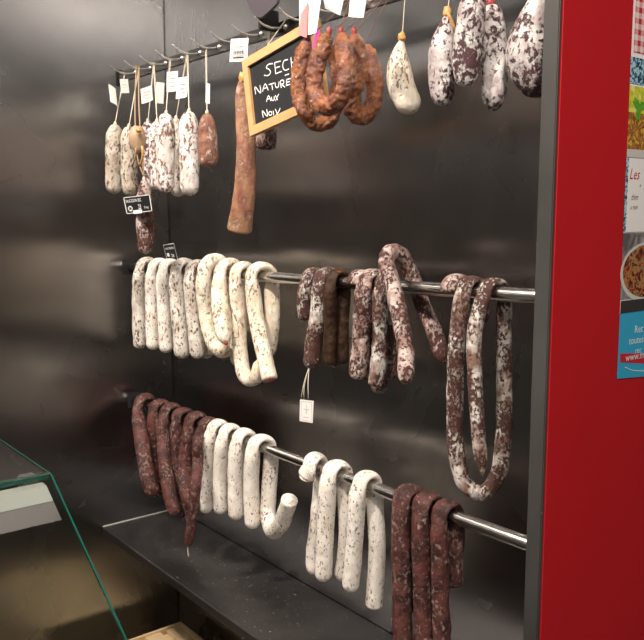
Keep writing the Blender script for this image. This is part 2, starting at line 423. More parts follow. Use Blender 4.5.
tagcard(s, 206, 83, 210, 103, -.176, 'paper', 1, 0, .001, dY=-.004)
# long drop sausage with tied bulb
hk = hook_low(1)+V((.03, 0, 0))
o = hang('hanging_sausage', (144, 176), (146, 254), 17, -.222, 'mottled', None, ends=('point', 'round'), label='longer brown-patched sausage hanging lower than its neighbours, under a tan tied bulb', group=G1, bulge=.02, kn=None)
a = W(144, 177, -.222)
string(o, [a, W(143, 160, -.222), W(141, 140, -.22), W(139, 105, -.205), V((HX[1]+.008, YR-.03, zr+.001))], .0016, 'brown_string')
string(o, [a, W(138, 160, -.224), W(136, 140, -.224), W(135, 105, -.205), V((HX[1]+.002, YR-.034, zr+.003))], .0016, 'brown_string')
bm = bmesh.new(); tube(bm, [W(138, 126, -.224), W(137, 138, -.226), W(138, 153, -.226)], .0175, 20, .003, rf=lambda s_, T: math.sin(math.pi*min(1, .08+.92*(s_/T)))**.6*.98+.05, lump=.12, lf=60, seed=3)
obj('tied_bulb', bm, plain('tan_casing', (.40, .27, .17), .5, var=.3, vs=120), o, True)
string(o, [W(142, 146, -.238), W(143, 155, -.236), W(140, 166, -.232)], .0028, 'knot', 'casing_end')
string(o, [W(136, 148, -.238), W(135, 158, -.236), W(132, 166, -.234)], .0022, 'brown_string', 'casing_end')
knot(o, W(139, 130, -.236), .007, 'knot', 'tied_end')
# price card clipped on the two sausages
q = [W(123.5, 197.5, -.249), W(150, 194.5, -.249), W(152.5, 211, -.249), W(127, 214, -.249)]
pc, n = card('price_card', q, 'black_card', None, .001)
tag(pc, 'black price card with white border clipped in front of the long drop sausage', 'price card')
bars('border', q, [(0, 0, 1, .035), (0, .965, 1, 1), (0, 0, .025, 1), (.975, 0, 1, 1)], 'white_ink', pc, .0004)
writing('lettering', 'SAUCISSON SEC', q, .06, .34, .19, 'white_ink', pc, .0005, 1.02)
writing('lettering', '23', q, .50, .80, .30, 'white_ink', pc, .0005, .9)
writing('lettering', '€ le kg', q, .72, .80, .15, 'white_ink', pc, .0005, .9)
bars('emblem', q, [(.10, .62, .27, .78), (.14, .55, .24, .86)], 'white_ink', pc, .0004)
q2 = [W(133, 210.5, -.2515), W(141, 209.5, -.2515), W(141.5, 213, -.2515), W(133.5, 214, -.2515)]
card('clip', q2, 'paper', pc, .002)
p = W(143, 205, -.2485); string(pc, [p, p+V((0, .012, 0))], .001, 'dark', 'pin')
q = [W(163, 245, YP+.050), W(174, 243, YP+.062), W(178.5, 262, YP+.062), W(167.5, 261, YP+.050)]
pc2, n = card('price_card', q, 'black_card', None, .001)
tag(pc2, 'small tilted black price card standing on the middle pipe among the white sausages', 'price card')
string(pc2, [V(q[2]).lerp(V(q[3]), .5), V(q[2]).lerp(V(q[3]), .5)+V((.02, -.026, -.010))], .0012, 'dark', 'pin')
bars('border', q, [(0, 0, 1, .04), (0, 0, .03, 1), (.97, 0, 1, 1)], 'paper_grey', pc2, .0003)
bars('emblem', q, [(.14, .52, .34, .72)], 'paper_grey', pc2, .0004)
writing('lettering', 'SAUCISSON', q, .1, .30, .12, 'white_ink', pc2, .0005, .75)
writing('lettering', '23', q, .5, .75, .18, 'white_ink', pc2, .0005, .9)
# long flat slab
o = hang('flat_dry_sausage', (243, 78), (239, 231), 21, -.158, 'slab', 7, ends=('tied', 'cut'), mid=[(243, 100), (246, 150), (244, 195)], squash=(V((.77, -.64, 0)), .5), bulge=.0, lump=.10, lf=30, taper=(.70, 1.2),
         label='long flat pink-brown dried slab hanging straight left of the chalkboard', kn='knot', knr=.008)
t, q = tagcard(o, 230, 39, 247.5, 62, -.175, 'paper', -1, 1, .001)
bars('barcode', q, [(.2+.07*i, .52, .2+.07*i+(.04 if i % 2 else .025), .72) for i in range(9)]+[(.15, .8, .8, .86)], 'ink', t)
# sausage piece behind the board
o = hang('hanging_sausage', (268, 84), (266, 150), 20, -.13, 'frost', V((HX[7]+.04, YR-.0058, zr+.010)), ends=('tied', 'blunt'), label='grey-brown sausage mostly hidden behind the chalkboard, only its end showing below', group=G1)
# ------------------------------------------------------------------ chalkboard
YB = -.192
TL = W(244.5, 61, YB); BLc = W(252.5, 136.5, YB)
vd = (BLc-TL); Hb = vd.length; vd.normalize(); ud = V((-vd.z, 0, vd.x)); ud = ud if ud.x > 0 else -ud
Wb = (W(318, 48, YB).x-TL.x)/ud.x
bn = V((0, -1, 0))
def BP(u, v, d=0): return TL+ud*u+vd*v+bn*d
fw = .0155
bm = bmesh.new()
for quad in (((0, 0), (Wb, 0), (Wb-fw, fw), (fw, fw)), ((Wb, 0), (Wb, Hb), (Wb-fw, Hb-fw), (Wb-fw, fw)), ((Wb, Hb), (0, Hb), (fw, Hb-fw), (Wb-fw, Hb-fw)), ((0, Hb), (0, 0), (fw, fw), (fw, Hb-fw))):
    prism(bm, [BP(u, v, -.005) for u, v in quad], bn*.011)
fr = obj('chalkboard', bm, 'frame'); tag(fr, 'small black chalkboard in a light wood frame, handwritten in white, on the hook rail', 'chalkboard')
bm = bmesh.new(); prism(bm, [BP(u, v, -.003) for u, v in ((fw-.002, fw-.002), (Wb-fw+.002, fw-.002), (Wb-fw+.002, Hb-fw+.002), (fw-.002, Hb-fw+.002))], bn*.004)
obj('slate', bm, 'slate', fr)
strokes = [
 [(188,226),(172,229),(164,240),(176,248),(180,258),(172,268),(157,268)], [(194,222),(198,262)], [(194,223),(216,217)], [(196,242),(213,236)], [(198,262),(219,254)],
 [(241,212),(227,217),(223,236),(231,250),(245,245)], [(252,204),(255,243)], [(253,224),(268,218)], [(266,199),(270,238)],
 [(279,198),(281,234)], [(279,199),(294,194)], [(280,216),(291,212)], [(281,234),(296,229)],
 [(127,335),(124,309),(145,331),(142,303)], [(151,326),(160,298),(172,321)], [(155,315),(169,311)], [(174,301),(193,295)], [(184,298),(187,320)],
 [(196,294),(198,309),(207,310),(210,290)], [(218,313),(215,288),(227,287),(226,297),(217,300)], [(219,300),(231,310)], [(237,283),(236,304)], [(237,283),(251,279)], [(237,293),(248,290)], [(236,304),(251,299)], [(231,268),(245,263)],
 [(165,362),(172,340),(181,359)], [(167,353),(179,350)], [(183,344),(184,356),(192,356),(193,342)], [(197,339),(205,356)], [(209,334),(197,359)],
 [(154,418),(150,394),(169,414),(166,388)], [(178,396),(172,403),(176,410),(184,407),(184,399),(178,396)], [(189,394),(191,410)], [(197,388),(206,411)], [(214,385),(208,398),(199,412)]]
bm = bmesh.new()
for st in strokes:
    pts = []
    for cx, cy in st:
        p = W(220+cx/3.556, cy/3.556, YB-.0012); pts.append(p)
    tube(bm, pts, .00095, 6, .003, squash=(V((0, 1, 0)), .3))
obj('handwriting', bm, 'chalk', fr)
for px_, vv in ((257, .3), (281, .8)):
    p = W(px_, 57 - (px_-257)*.34, YB); top = V((p.x+.006, YR-.0055, zr+.010))
    string(fr, [p+V((0, .001, -.004)), top], .0008, 'string')
# ------------------------------------------------------------------ chorizo rings
G2 = 'paprika-red ring sausages hung beside the chalkboard'
def near(x):
    return V((x, YR-.0047, zr+.0110))
def ring_saus(pts, w, label, name='ring_sausage'):
    P = [W(a, b, c) for a, b, c in pts]
    r = w/2*m_per_px(P[len(P)//2])
    o, _ = sausage(name, P, r, 'chorizo', ('tied', 'tied'), .30, 190, ring=44, step=.0018)
    return tag(o, label, 'sausage', G2), P
o, P = ring_saus([(307, 40, -.222), (301, 62, -.228), (299, 90, -.230), (305, 112, -.225), (316, 124, -.205), (330, 119, -.190), (337, 98, -.182), (338, 70, -.182), (334, 45, -.182)], 15.5, 'leftmost red ring sausage, overlapping the edge of the chalkboard')
knot(o, P[0]+V((0, 0, .004)), .005, 'redknot', 'tied_end', 1.6)
string(o, [P[0], near(P[0].x)], .0008, 'string_dark')
string(o, [P[-1], near(P[0].x)], .0008, 'string_dark')
o, P = ring_saus([(329, 33, -.245), (322, 50, -.252), (315.5, 72, -.255), (316, 95, -.255), (326, 107, -.255), (339, 100, -.255), (346, 80, -.255), (345, 55, -.252), (341, 34, -.245)], 17.5, 'front red ring sausage, a closed teardrop between the other two rings')
for q in (P[0], P[-1]):
    knot(o, q+V((0, 0, .003)), .0042, 'redknot', 'tied_end', 1.7)
    string(o, [q, near(q.x+.014)], .0008, 'string_dark')
o, P = ring_saus([(354, 34, -.215), (357, 52, -.217), (357, 75, -.217), (352, 98, -.216), (353, 112, -.208), (363, 116, -.190), (373, 103, -.178), (374, 80, -.174), (370, 60, -.174), (364, 45, -.176)], 17, 'rightmost red ring sausage, its loop open towards the bare steel wall')
knot(o, P[0]+V((0, 0, .003)), .0042, 'redknot', 'tied_end', 1.7)
string(o, [P[0], near(P[0].x)], .0008, 'string_dark')
string(o, [P[-1], near(P[0].x)], .0008, 'string_dark')
# labels over the rings
def hangtag(label, quad, m, parts=()):
    o, n = card('hanging_label', quad, m, None, .0008, .003)
    return tag(o, label, 'label')
o = hangtag('long white and rose paper label with a magenta strip above the leftmost ring', [W(300, -12, -.225), W(323, -12, -.240), W(318, 33, -.240), W(301, 36, -.226)], 'paper')
card('magenta_strip', [W(316, 30, -.239), W(320, 30, -.242), W(315, 58, -.242), W(310.5, 58, -.239)], 'pinkpaper', o, .0008)
card('rose_print', [W(301, 14, -.230), W(308, 2, -.234), W(307, 38, -.234), W(299, 35, -.230)], 'rosepaper', o, .0008, .001)
string(o, [W(309, -10, -.230), V((HX[10], YR-.040, zr+.001))], .0007)
o = hangtag('white paper label cut off by the top of the picture, between the ring knots', [W(322, -14, -.215), W(347, -14, -.200), W(341, 16, -.200), W(326, 9, -.215)], 'paper')
string(o, [W(334, -12, -.207), V((HX[10]+.03, YR-.0055, zr+.011))], .0007)
o = hangtag('blank white rectangular label above the rightmost ring', [W(352, -14, -.262), W(369, -14, -.262), W(365, 18, -.262), W(350, 17, -.262)], 'paper')
string(o, [W(360, -12, -.262), V((HX[11]+.02, YR-.0055, zr+.011))], .0007)
# dark plastic plate on the rail
pts = [W(x, y, -.18) for x, y in ((241, -14), (279, -14), (277, 4), (270, 10), (262, 18), (256, 18), (249, 8))]
bm = bmesh.new(); prism(bm, pts, V((0, .006, 0))); bmesh.ops.bevel(bm, geom=list(bm.edges), offset=.0015, segments=2, affect='EDGES')
o = obj('plastic_plate', bm, 'darkplastic'); tag(o, 'dark rounded plastic plate clipped upright on the hook rail above the chalkboard', 'plate')
pb = W(262, 20, -.17); tc = pb+V((-.005, 0, -.012))
bm = bmesh.new(); box(bm, (pb.x-.009, -.1735, zr-.006), (pb.x+.003, YR-.005, zr+.03), .002); obj('clip', bm, 'dark', o)
# ------------------------------------------------------------------ upper right sausages
G3 = 'mouldy dry sausages hanging at the top right'
def uphook(x): return V((x, YR-.027, zr-.004))
a = W(402, 33, -.2)
o = hang('hanging_sausage', (402, 38), (413, 112), 26, -.15, 'cream', None, mid=[(399, 58), (401, 85)], ends=('point', 'round'), label='plain creamy white curved sausage on a long string, right of the red rings', group=G3, stop='rail', knr=.006, kn='knot', lump=.06)
o = hang('hanging_sausage', (447, 13), (443, 107), 27, -.155, 'purple', None, mid=[(444, 35), (442, 80)], label='purple and white sausage with an orange knot, leftmost of the four crowded at top right', group=G3, stop='rail', knr=.006, kn='knot', ends=('point', 'tied'))
string(o, [W(447, 12, -.158), W(452, 22, -.15), W(455, 32, -.145)], .0028, 'knot', 'casing_end')
o = hang('hanging_sausage', (474, -12), (465, 88), 28, -.20, 'purple', None, mid=[(471, 25), (467, 60)], label='mottled sausage second of the four at top right, ending higher than both neighbours', group=G3, stop='rail', ends=('tied', 'tied'), kn='knot')
o = hang('hanging_sausage', (491, 4), (493, 111), 25, -.158, 'purple', None, mid=[(493, 40), (495, 80)], label='slim dark-specked sausage third of the four at top right, reaching lowest', group=G3, stop='rail', kn='redknot', knr=.006, ends=('tied', 'tied'))
o = hang('hanging_sausage', (552, -25), (539, 97), 55, -.155, 'purple', None, mid=[(541, 10), (534, 50)], label='fat speckled sausage partly hidden by the steel panel edge beside the red wall', group=G3, stop='rail', ends=('point', 'tied'), lump=.05)
# ------------------------------------------------------------------ draped sausages
def pinch(z, x, fl):
    """soft sausages press flat where they lie over the pipe"""
    zc = z(x)
    def f(p):
        d = V((0, p.y-YP, p.z-zc))
        if d.length < 1e-4: return V((0, 0, 1)), fl
        u = max(0, min(1, (zc+.002-p.z)/.045)); u = u*u*(3-2*u)
        return d.normalized(), fl+(1-fl)*u
    return f
def drape(z, front, back, w, m, ends=('round', 'round'), top=None, label='', group=None, lump=.09, lf=70, name='draped_sausage', gap=.0012, taper=(1, 1), xsh=0, rise=0, fl=.45):
    """front: pixel points of the limb before the pipe from its free end up to the pipe; back: likewise down the rear limb, or a length in metres.
    top = pixel x of the crest over the pipe"""
    f = [W(a, b, YP-.03-(c[0] if c else 0)) for a, b, *c in front]
    r = w/2*m_per_px(f[-1])
    R = RP+r*fl*(1+lump)+gap; rr = r*1.06
    def limb(pts, sg):
        out = []
        for a, b, *c in pts:
            c = c[0] if c else 0
            p = W(a, b, YP+sg*rr+(-c if sg < 0 else c))
            u = max(0, min(1, (z(p.x)-p.z-.02)/.05))
            out.append(W(a, b, YP+sg*(rr*u+R*(1-u))+(-c if sg < 0 else c)))
        return out
    f = limb(front, -1); xf = f[-1].x; z0 = z(xf)
    if isinstance(back, (int, float)):
        xb = xf+xsh; bk = [V((xb, YP+(rr if t > .3 else R), z0-back*t)) for t in (.12, .4, .7, 1)]
    else:
        bk = limb(back, 1); xb = bk[0].x
    arch = []
    for k in range(7):
        th = math.pi*k/6
        arch.append(V((xf+(xb-xf)*(.5-.5*math.cos(th)), YP-R*math.cos(th), z0+R*math.sin(th)+rise*math.sin(th))))
    f2 = [p for p in f[:-1] if p.z < z0-.012]
    if f2 and f2[-1].z < z0-.06: f2.append(V((xf+(f2[-1].x-xf)*.25, YP-R, z0-.02)))
    pts = f2+arch+[p for p in bk if p.z < z0-.012]
    o, P = sausage(name, pts, r, m, ends, lump, lf, taper=taper, squash=pinch(z, xf, fl))
    tag(o, label, 'sausage', group)
    return o, P, r
GM = 'white-moulded sausages draped on the middle pipe'
drape(zm, [(140, 349), (139, 300), (140, 270)], .20, 14, 'greyish', label='white speckled sausage on the middle pipe nearest the left wall', group=GM, gap=.001)
drape(zm, [(153, 350), (152, 300), (152, 270)], .20, 14, 'white_speck', label='white speckled sausage second from the left wall on the middle pipe', group=GM)
drape(zm, [(166, 353), (164, 300), (163, 270)], .20, 14.5, 'white_speck', label='white speckled sausage directly under the small tilted price card', group=GM)
drape(zm, [(183, 359), (179, 310), (176, 272)], .20, 17, 'greyish', label='thicker grey-white sausage fourth from the left wall on the middle pipe', group=GM)
drape(zm, [(198, 359), (194, 320), (190, 272)], .20, 15.5, 'greyish', label='grey-white sausage beside the creamy group, fifth on the middle pipe', group=GM)
GC = 'creamy thick sausages draped together on the middle pipe'
drape(zm, [(226, 352, .002), (215, 344, .002), (207, 315), (204, 275)], .19, 17, 'cream', label='creamy sausage with the highest arch, leftmost of the creamy group', group=GC, rise=.002, gap=.002, fl=.75, lump=.09, lf=60)
o, P, r = drape(zm, [(226, 343, .040), (221, 318, .032), (220, 297, .014), (220, 275)], .20, 17, 'cream', ('tied', 'round'), label='creamy sausage ending in a small dark tied tip, second in the creamy group', group=GC, fl=.62, lump=.09, lf=60)
knot(o, P[0], .005, 'redknot', 'tied_end')
drape(zm, [(262, 360, .004), (256, 377, .010), (246, 377, .012), (240, 350, .004), (239, 312), (235, 275)], .12, 15, 'cream', label='creamy sausage hanging longest and curling up at its bottom', group=GC, fl=.55, lump=.08, lf=60)
o, P, r = drape(zm, [(270, 380, .022), (263, 350, .016), (256, 315, .006), (251, 278)], [(272, 290), (272, 320), (268, 356)], 16, 'cream', ('cut', 'round'), label='creamy sausage nearest the bare pipe, its cut flared end pointing down right', group=GC, fl=.55, gap=.0015, lump=.08, lf=60)
def cutface(o, P, r, m='cut', at=0):
    d = (P[0]-P[1]).normalized() if at == 0 else (P[-1]-P[-2]).normalized(); p = P[0] if at == 0 else P[-1]
    bm = bmesh.new(); tube(bm, [p-d*.001, p+d*.0008], r*.80, 20, .001); return obj('cut_face', bm, m, o, True)
cutface(o, P, r)
GB = 'brown and reddish sausages draped at the middle of the pipe'
drape(zm, [(305, 321), (304, 300), (306, 282)], .07, 15, 'frost', ('round', 'round'), label='short frost-tipped sausage, leftmost of the brownish group, hanging less than its neighbours', group=GB)
o, P, r = drape(zm, [(311, 369, .008), (314, 340, .004), (319, 310), (319, 284)], .16, 17, 'frost', label='brown frosted sausage with the small string tag hanging from its tip', group=GB, taper=(1.08, .95))
a = P[0]+V((0, -.004, .006))
string(o, [a, W(303.5, 385, -.165), W(301, 399, -.165)], .0007, 'string'); string(o, [a, W(308, 385, -.165), W(308.5, 399, -.165)], .0007, 'string')
string(o, [a, W(304, 388, -.165), W(304, 399, -.165)], .0007, 'string')
q = [W(300, 399.5, -.167), W(313.5, 401, -.160), W(312.5, 423, -.160), W(299.5, 421, -.167)]
t, n = card('string_tag', q, 'paper', o, .001)
bars('print', q, [(.1, .06, .9, .08), (.1, .92, .9, .94), (.1, .06, .13, .94), (.87, .06, .9, .94), (.48, .2, .54, .62), (.3, .4, .72, .44), (.3, .76, .7, .80)], 'paper_grey', t, .0003)
drape(zm, [(329, 366, .0), (330, 330), (331, 284)], .15, 13.5, 'brown', label='bare dark brown glossy sausage without mould on the middle pipe', group=GB, lump=.16, lf=90, xsh=-.004)
o, P, r = drape(zm, [(341, 286, .012), (347, 281, .006), (352, 280)], .17, 14.5, 'mottled', ('cut', 'round'), label='sausage whose short cut stub rests on top of the pipe facing left', group=GB, gap=.0036)
cutface(o, P, r, 'brown')
drape(zm, [(357, 380, .004), (361, 340), (364, 286)], .19, 19, 'mottled', label='reddish mottled sausage with a frosty rounded foot, right of the short cut stub', group=GB, lump=.17, lf=85)
drape(zm, [(376, 386, .003), (380, 340), (381, 288)], .16, 16.5, 'frost', ('blunt', 'round'), label='thin-frosted brown sausage just left of the tall stiff loop', group=GB, xsh=-.008, lump=.17, lf=85)
# tall stiff loop
pts = [W(406, 384, -.200), W(405, 345, -.175), W(396, 300, -.158), W(389, 272, -.150), W(386, 261, -.144), W(391, 252, -.128), W(401, 255, -.106), W(412, 276, -.086), W(422, 303, -.082), W(434, 332, -.082), W(445, 364, -.084)]
r = 16.5/2*m_per_px(pts[3])
o, P = sausage('draped_sausage', pts, r, 'mottled', ('tied', 'tied'), .15, 85)
tag(o, 'stiff mottled sausage rising in a tall loop well above the middle pipe', 'sausage', GB)
# big right ones
GR = 'long frosted sausages at the right end of the middle pipe'
o, P, r = drape(zm, [(437, 300, .018), (440, 293, .012), (447, 291)], .09, 17.5, 'mottled', ('cut', 'round'), gap=.0038, label='short reddish stub hooked over the middle pipe beside the longest loop', group=GR)
cutface(o, P, r, 'mottled')
# one very long sausage: inner limb, over the pipe, down the back, round the U, up and over again
R = RP+.0075; xa = W(484, 296, YP-R).x; xc = W(504, 300, YP+R).x; xd = W(463, 292, YP-R).x
def over(x0, x1, y0, z_):
    return [V((x0+(x1-x0)*(.5-.5*math.cos(math.pi*k/6)), YP+y0*R*math.cos(math.pi*k/6), z_+R*math.sin(math.pi*k/6))) for k in range(7)]
pts = ([W(483, 477, -.172), W(479, 440, -.168), W(475, 380, -.162), W(475, 330, -.152)] + over(xa, xc, -1, zm(xa)) +
       [W(504, 330, -.088), W(504, 380, -.090), W(503, 440, -.100), W(497, 477, -.115), W(482, 493, -.130), W(466, 485, -.142), W(456, 450, -.147), W(455, 400, -.147), W(457, 340, -.147)] +
       over(xd, xd+.004, -1, zm(xd)) + [V((xd+.004, YP+R*.9, zm(xd)-.05))])
o, P = sausage('draped_sausage', pts, 18/2*m_per_px(pts[-8]), 'frost', ('point', 'round'), .10, 70, taper=(.78, 1.0), squash=pinch(zm, 1.17, .45))
tag(o, 'very long frosted sausage looped twice over the right end of the middle pipe', 'sausage', GR)
# ------------------------------------------------------------------ low pipe
GD = 'dark red dry sausages draped nearest the left wall on the lowest pipe'
dk = dict(lump=.15, lf=90, group=GD)
drape(zl, [(154, 496, .050), (147, 472, .052), (142, 440, .036), (138, 412, .004), (138, 404)], .22, 14.5, 'darkred', label='dark red sausage touching the left wall, outermost of the dark bunch', **dk)
drape(zl, [(159, 499, .006), (156, 460), (153, 415)], .24, 14.0, 'darkred', label='second dark red sausage from the left wall on the lowest pipe', **dk)
drape(zl, [(176, 516, .038), (169, 490, .040), (165, 460, .026), (164, 440, .012), (164, 418)], .24, 14.0, 'darkred', label='third dark red sausage from the left wall on the lowest pipe', **dk)
drape(zl, [(187, 521, -.004), (181, 490, -.002), (176, 422)], .25, 14.0, 'darkred', label='fourth dark red sausage from the left wall on the lowest pipe', **dk)
drape(zl, [(195, 507, .032), (186, 490, .026), (185, 460, .010), (189, 425)], .22, 14.5, 'darkred', label='dark red sausage just left of the one ending in a thread', **dk)
o, P, r = drape(zl, [(188, 546, .066), (193, 510, .062), (196, 482, .060), (198, 458, .036), (197, 444, .036), (200, 430, .014), (202, 430)], .20, 12.0, 'darkred', ('tied', 'round'), label='dark red sausage hanging lowest of the bunch and ending in a pale thread', taper=(.85, 1.1), **dk)
string(o, [P[0], P[0]+V((.002, -.002, -.012)), P[0]+V((.006, -.002, -.022))], .001, 'string')
GW = 'white speckled sausages draped in a row on the lowest pipe'
kw = dict(group=GW, lump=.07, lf=55)
drape(zl, [(206, 513), (207, 470), (211, 432)], .19, 14.5, 'white_speck', label='first white speckled sausage right after the dark red bunch', **kw)
drape(zl, [(220, 514), (220, 470), (223, 434)], .19, 14.5, 'white_speck', label='second white sausage after the dark red bunch on the lowest pipe', **kw)
drape(zl, [(236, 520), (235, 480), (237, 438)], .19, 15.5, 'white_speck', label='third white sausage after the dark red bunch on the lowest pipe', **kw)
o, P, r = drape(zl, [(253, 529), (251, 490), (253, 445)], [(271, 458), (269, 490), (268, 515, -.006), (272, 530, -.022), (280, 526, -.034), (286, 511, -.044), (290, 499, -.050)], 16, 'white_speck', ('round', 'cut'), label='white sausage whose rear limb kinks upward in a cut stub below the pipe', **kw)
cutface(o, P, r*.98, 'white_speck', 1)
GS = 'white speckled sausages draped at the middle of the lowest pipe'
kw = dict(group=GS, lump=.07, lf=55)
o, P, r = drape(zl, [(306, 477), (309, 470)], [(322, 480), (318, 520), (314, 560), (316, 575)], 17.5, 'white_speck', ('cut', 'round'), label='white sausage with a short cut stub in front of the pipe and long limb behind', **kw)
cutface(o, P, r, 'cream')
drape(zl, [(323, 581), (325, 540), (329, 474)], [(346, 490), (347, 540), (342, 580)], 18, 'white_speck', label='white speckled sausage in the middle of the three, beside the short-stub one', **kw)
o, P, r = drape(zl, [(350, 591), (354, 550), (359, 487)], [(375, 500), (377, 550), (374, 606)], 18, 'white_speck', ('round', 'cut'), label='white sausage whose rear limb is cut flat, next to the dark red trio', **kw)
cutface(o, P, r, 'cream', 1)
GH = 'deep red sausages draped at the right of the lowest pipe'
kw = dict(group=GH, lump=.13, lf=90)
drape(zl, [(403, 668), (402, 600), (401, 503)], .20, 20.5, 'darkred', label='leftmost of the three deep red sausages at the right of the lowest pipe', **kw)
drape(zl, [(425, 680), (423, 600), (420, 510)], .20, 20.5, 'darkred', label='middle of the three deep red sausages at the right of the lowest pipe', **kw)
drape(zl, [(444, 690), (441, 610), (439, 516)], [(456, 530), (455, 560), (454, 588)], 18.5, 'darkred', label='rightmost of the three deep red sausages, its short rear limb showing', **kw)
# ------------------------------------------------------------------ glass display case
YC = -.65; ZC = 1.10
c0 = W(49, 473, YC)
ZC = c0.z; XC = c0.x
pb = W(125, 640, YC)
e = bpy.data.objects.new('display_case', None); C.objects.link(e); zb = .30
dxz = (pb.x-c0.x)/(pb.z-c0.z)
xb0 = c0.x+dxz*(zb+.35-c0.z)
e.location = (.75, -1.1, 0); e['_w'] = (.75, -1.1, 0)
tag(e, 'glass display case with green-edged slanted front at the lower left corner', 'display case')
YE = -1.75; T = .010; XB = .38
# top pane
boxo('top_pane', (XB, YE, ZC-T), (XC-.004, YC, ZC), 'glass', e)
boxo('pane_edge', (XB, YC, ZC-T), (XC-.004, YC+.0015, ZC), 'glass_edge', e)
boxo('pane_edge', (XC-.004, YE, ZC-T), (XC-.002, YC, ZC), 'glass_edge', e)
def slant(xo, th): return [V((XC+xo, 0, ZC+.002)), V((XC+xo+th, 0, ZC+.002)), V((xb0+xo+th, 0, zb+.35)), V((xb0+xo, 0, zb+.35))]
bm = bmesh.new(); prism(bm, [p+V((0, YE, 0)) for p in slant(0, T)], V((0, YC-YE-.002, 0))); obj('front_pane', bm, 'glass', e)
bm = bmesh.new(); prism(bm, [p+V((0, YC-.002, 0)) for p in slant(0, T)], V((0, .002, 0))); obj('pane_edge', bm, 'glass_edge', e)
boxo('cabinet_base', (XB, YE, 0.001), (xb0+T, YC, zb+.35), 'steel_edge', e, .003)
boxo('rear_post', (XB, YC-.03, zb+.35), (XB+.02, YC-.01, ZC-T), 'chrome', e)
def inner(d0, d1, o0, o1):      # a strip that follows the slanted front pane on its inner side
    k = dxz
    return [V((XC+k*(-d)+o, 0, ZC-d)) for d, o in ((d0, o0), (d0, o1), (d1, o1), (d1, o0))]
for nm, d0, d1, m in (('light_fascia', .013, .028, 'paper_grey'), ('light_diffuser', .0285, .046, 'mauve')):
    bm = bmesh.new(); prism(bm, [p+V((0, YE, 0)) for p in inner(d0, d1, -.022, -.006)], V((0, YC-YE-.010, 0))); obj(nm, bm, m, e)
boxo('pane_clip', (XC-.030, YC-.034, ZC-.030), (XC-.006, YC-.012, ZC-.0105), 'chrome', e, .002)
# ------------------------------------------------------------------ wooden crate
cz = .36
p0 = WZ(181, 623, cz)
e = bpy.data.objects.new('wooden_crate', None); C.objects.link(e)
cx0, cy1 = .02, p0.y
cx1, cy0 = cx0+.36, cy1-.30
cx0 = max(.01, p0.x); cx1 = cx0+.4
e.location = ((cx0+cx1)/2, (cy0+cy1)/2, 0); e['_w'] = tuple(e.location)
tag(e, 'pale wooden slatted crate on the floor in the corner below the steel shelf', 'crate')
t = .009
for k in range(4):
    z0 = .005+k*.095
    for nm, a, b in (('side_slat', (cx0, cy0, z0), (cx1, cy0+t, z0+.075)), ('side_slat', (cx0, cy1-t, z0), (cx1, cy1, z0+.075))):
        boxo(nm, a, b, 'crate', e, .001)
    boxo('end_slat', (cx0, cy0+t+.0005, z0), (cx0+t, cy1-t-.0005, z0+.075), 'crate', e, .001)
    boxo('end_slat', (cx1-t, cy0+t+.0005, z0), (cx1, cy1-t-.0005, z0+.075), 'crate', e, .001)
for k in range(5):
    y0 = cy0+.002+k*(cy1-cy0-.05)/4
    boxo('lid_slat', (cx0, y0, cz-.008), (cx1, y0+.045, cz), 'crate', e, .001)
for x in (cx0+.012, cx1-.05):
    boxo('cross_slat', (x, cy0+t+.001, cz-.017), (x+.04, cy1-t-.001, cz-.009), 'crate', e, .001)
# ------------------------------------------------------------------ poster on the red wall
XW = PX2+.0015
def PW(px, py, d=0): return WX(px, py, XW+.0004+d)
yL = PW(625, 200).y; 
tlp = PW(634.5, -20); blp = PW(617, 376)
wv = V((0, 1, 0))
Wp = .30
def col(z):       # left edge of the sheet at height z
    f = (z-blp.z)/(tlp.z-blp.z); return blp.lerp(tlp, f)
br_ = PW(644, 381.5); dz = (br_.z-blp.z)/(br_.y-blp.y)
pts = [blp, V((blp.x, blp.y+Wp, blp.z+dz*.10)), V((tlp.x, tlp.y+Wp, tlp.z)), tlp]
bm = bmesh.new(); prism(bm, pts, V((.0006, 0, 0)))
po = obj('recipe_poster', bm, 'paper'); tag(po, 'printed recipe poster with food photographs on the red wall', 'poster')
def zof(py, px=630): return PW(px, py).z
def band(name, y0, y1, m, lift=.0008, u0=-.0016, u1=Wp, lastdz=0, edge=620):
    za = zof(y0, edge+8); zb_ = zof(y1, edge+8); a = col(za); b = col(zb_)
    q = [V((a.x+lift, a.y+u0, a.z)), V((a.x+lift, a.y+u1, a.z)), V((b.x+lift, b.y+u1, b.z+lastdz)), V((b.x+lift, b.y+u0, b.z))]
    bm = bmesh.new(); prism(bm, q, V((.0003, 0, 0))); return obj(name, bm, m, po), q
def gingham():
    m, nt, b = newmat('red_gingham'); v = coords(nt, (1, 1, 1), False); sp = N(nt, 'ShaderNodeSeparateXYZ'); L(nt, v, sp.inputs[0]); o = []
    for i in (1, 2):
        w = N(nt, 'ShaderNodeMath', operation='MULTIPLY'); L(nt, sp.outputs[i], w.inputs[0]); w.inputs[1].default_value = 75
        f = N(nt, 'ShaderNodeMath', operation='FRACT'); L(nt, w.outputs[0], f.inputs[0])
        g = N(nt, 'ShaderNodeMath', operation='GREATER_THAN'); L(nt, f.outputs[0], g.inputs[0]); g.inputs[1].default_value = .5; o.append(g.outputs[0])
    a = N(nt, 'ShaderNodeMath', operation='ADD'); L(nt, o[0], a.inputs[0]); L(nt, o[1], a.inputs[1])
    h = N(nt, 'ShaderNodeMath', operation='MULTIPLY'); L(nt, a.outputs[0], h.inputs[0]); h.inputs[1].default_value = .5
    L(nt, mix(nt, h.outputs[0], (.75, .65, .62), (.5, .02, .03)), b.inputs['Base Color']); return m
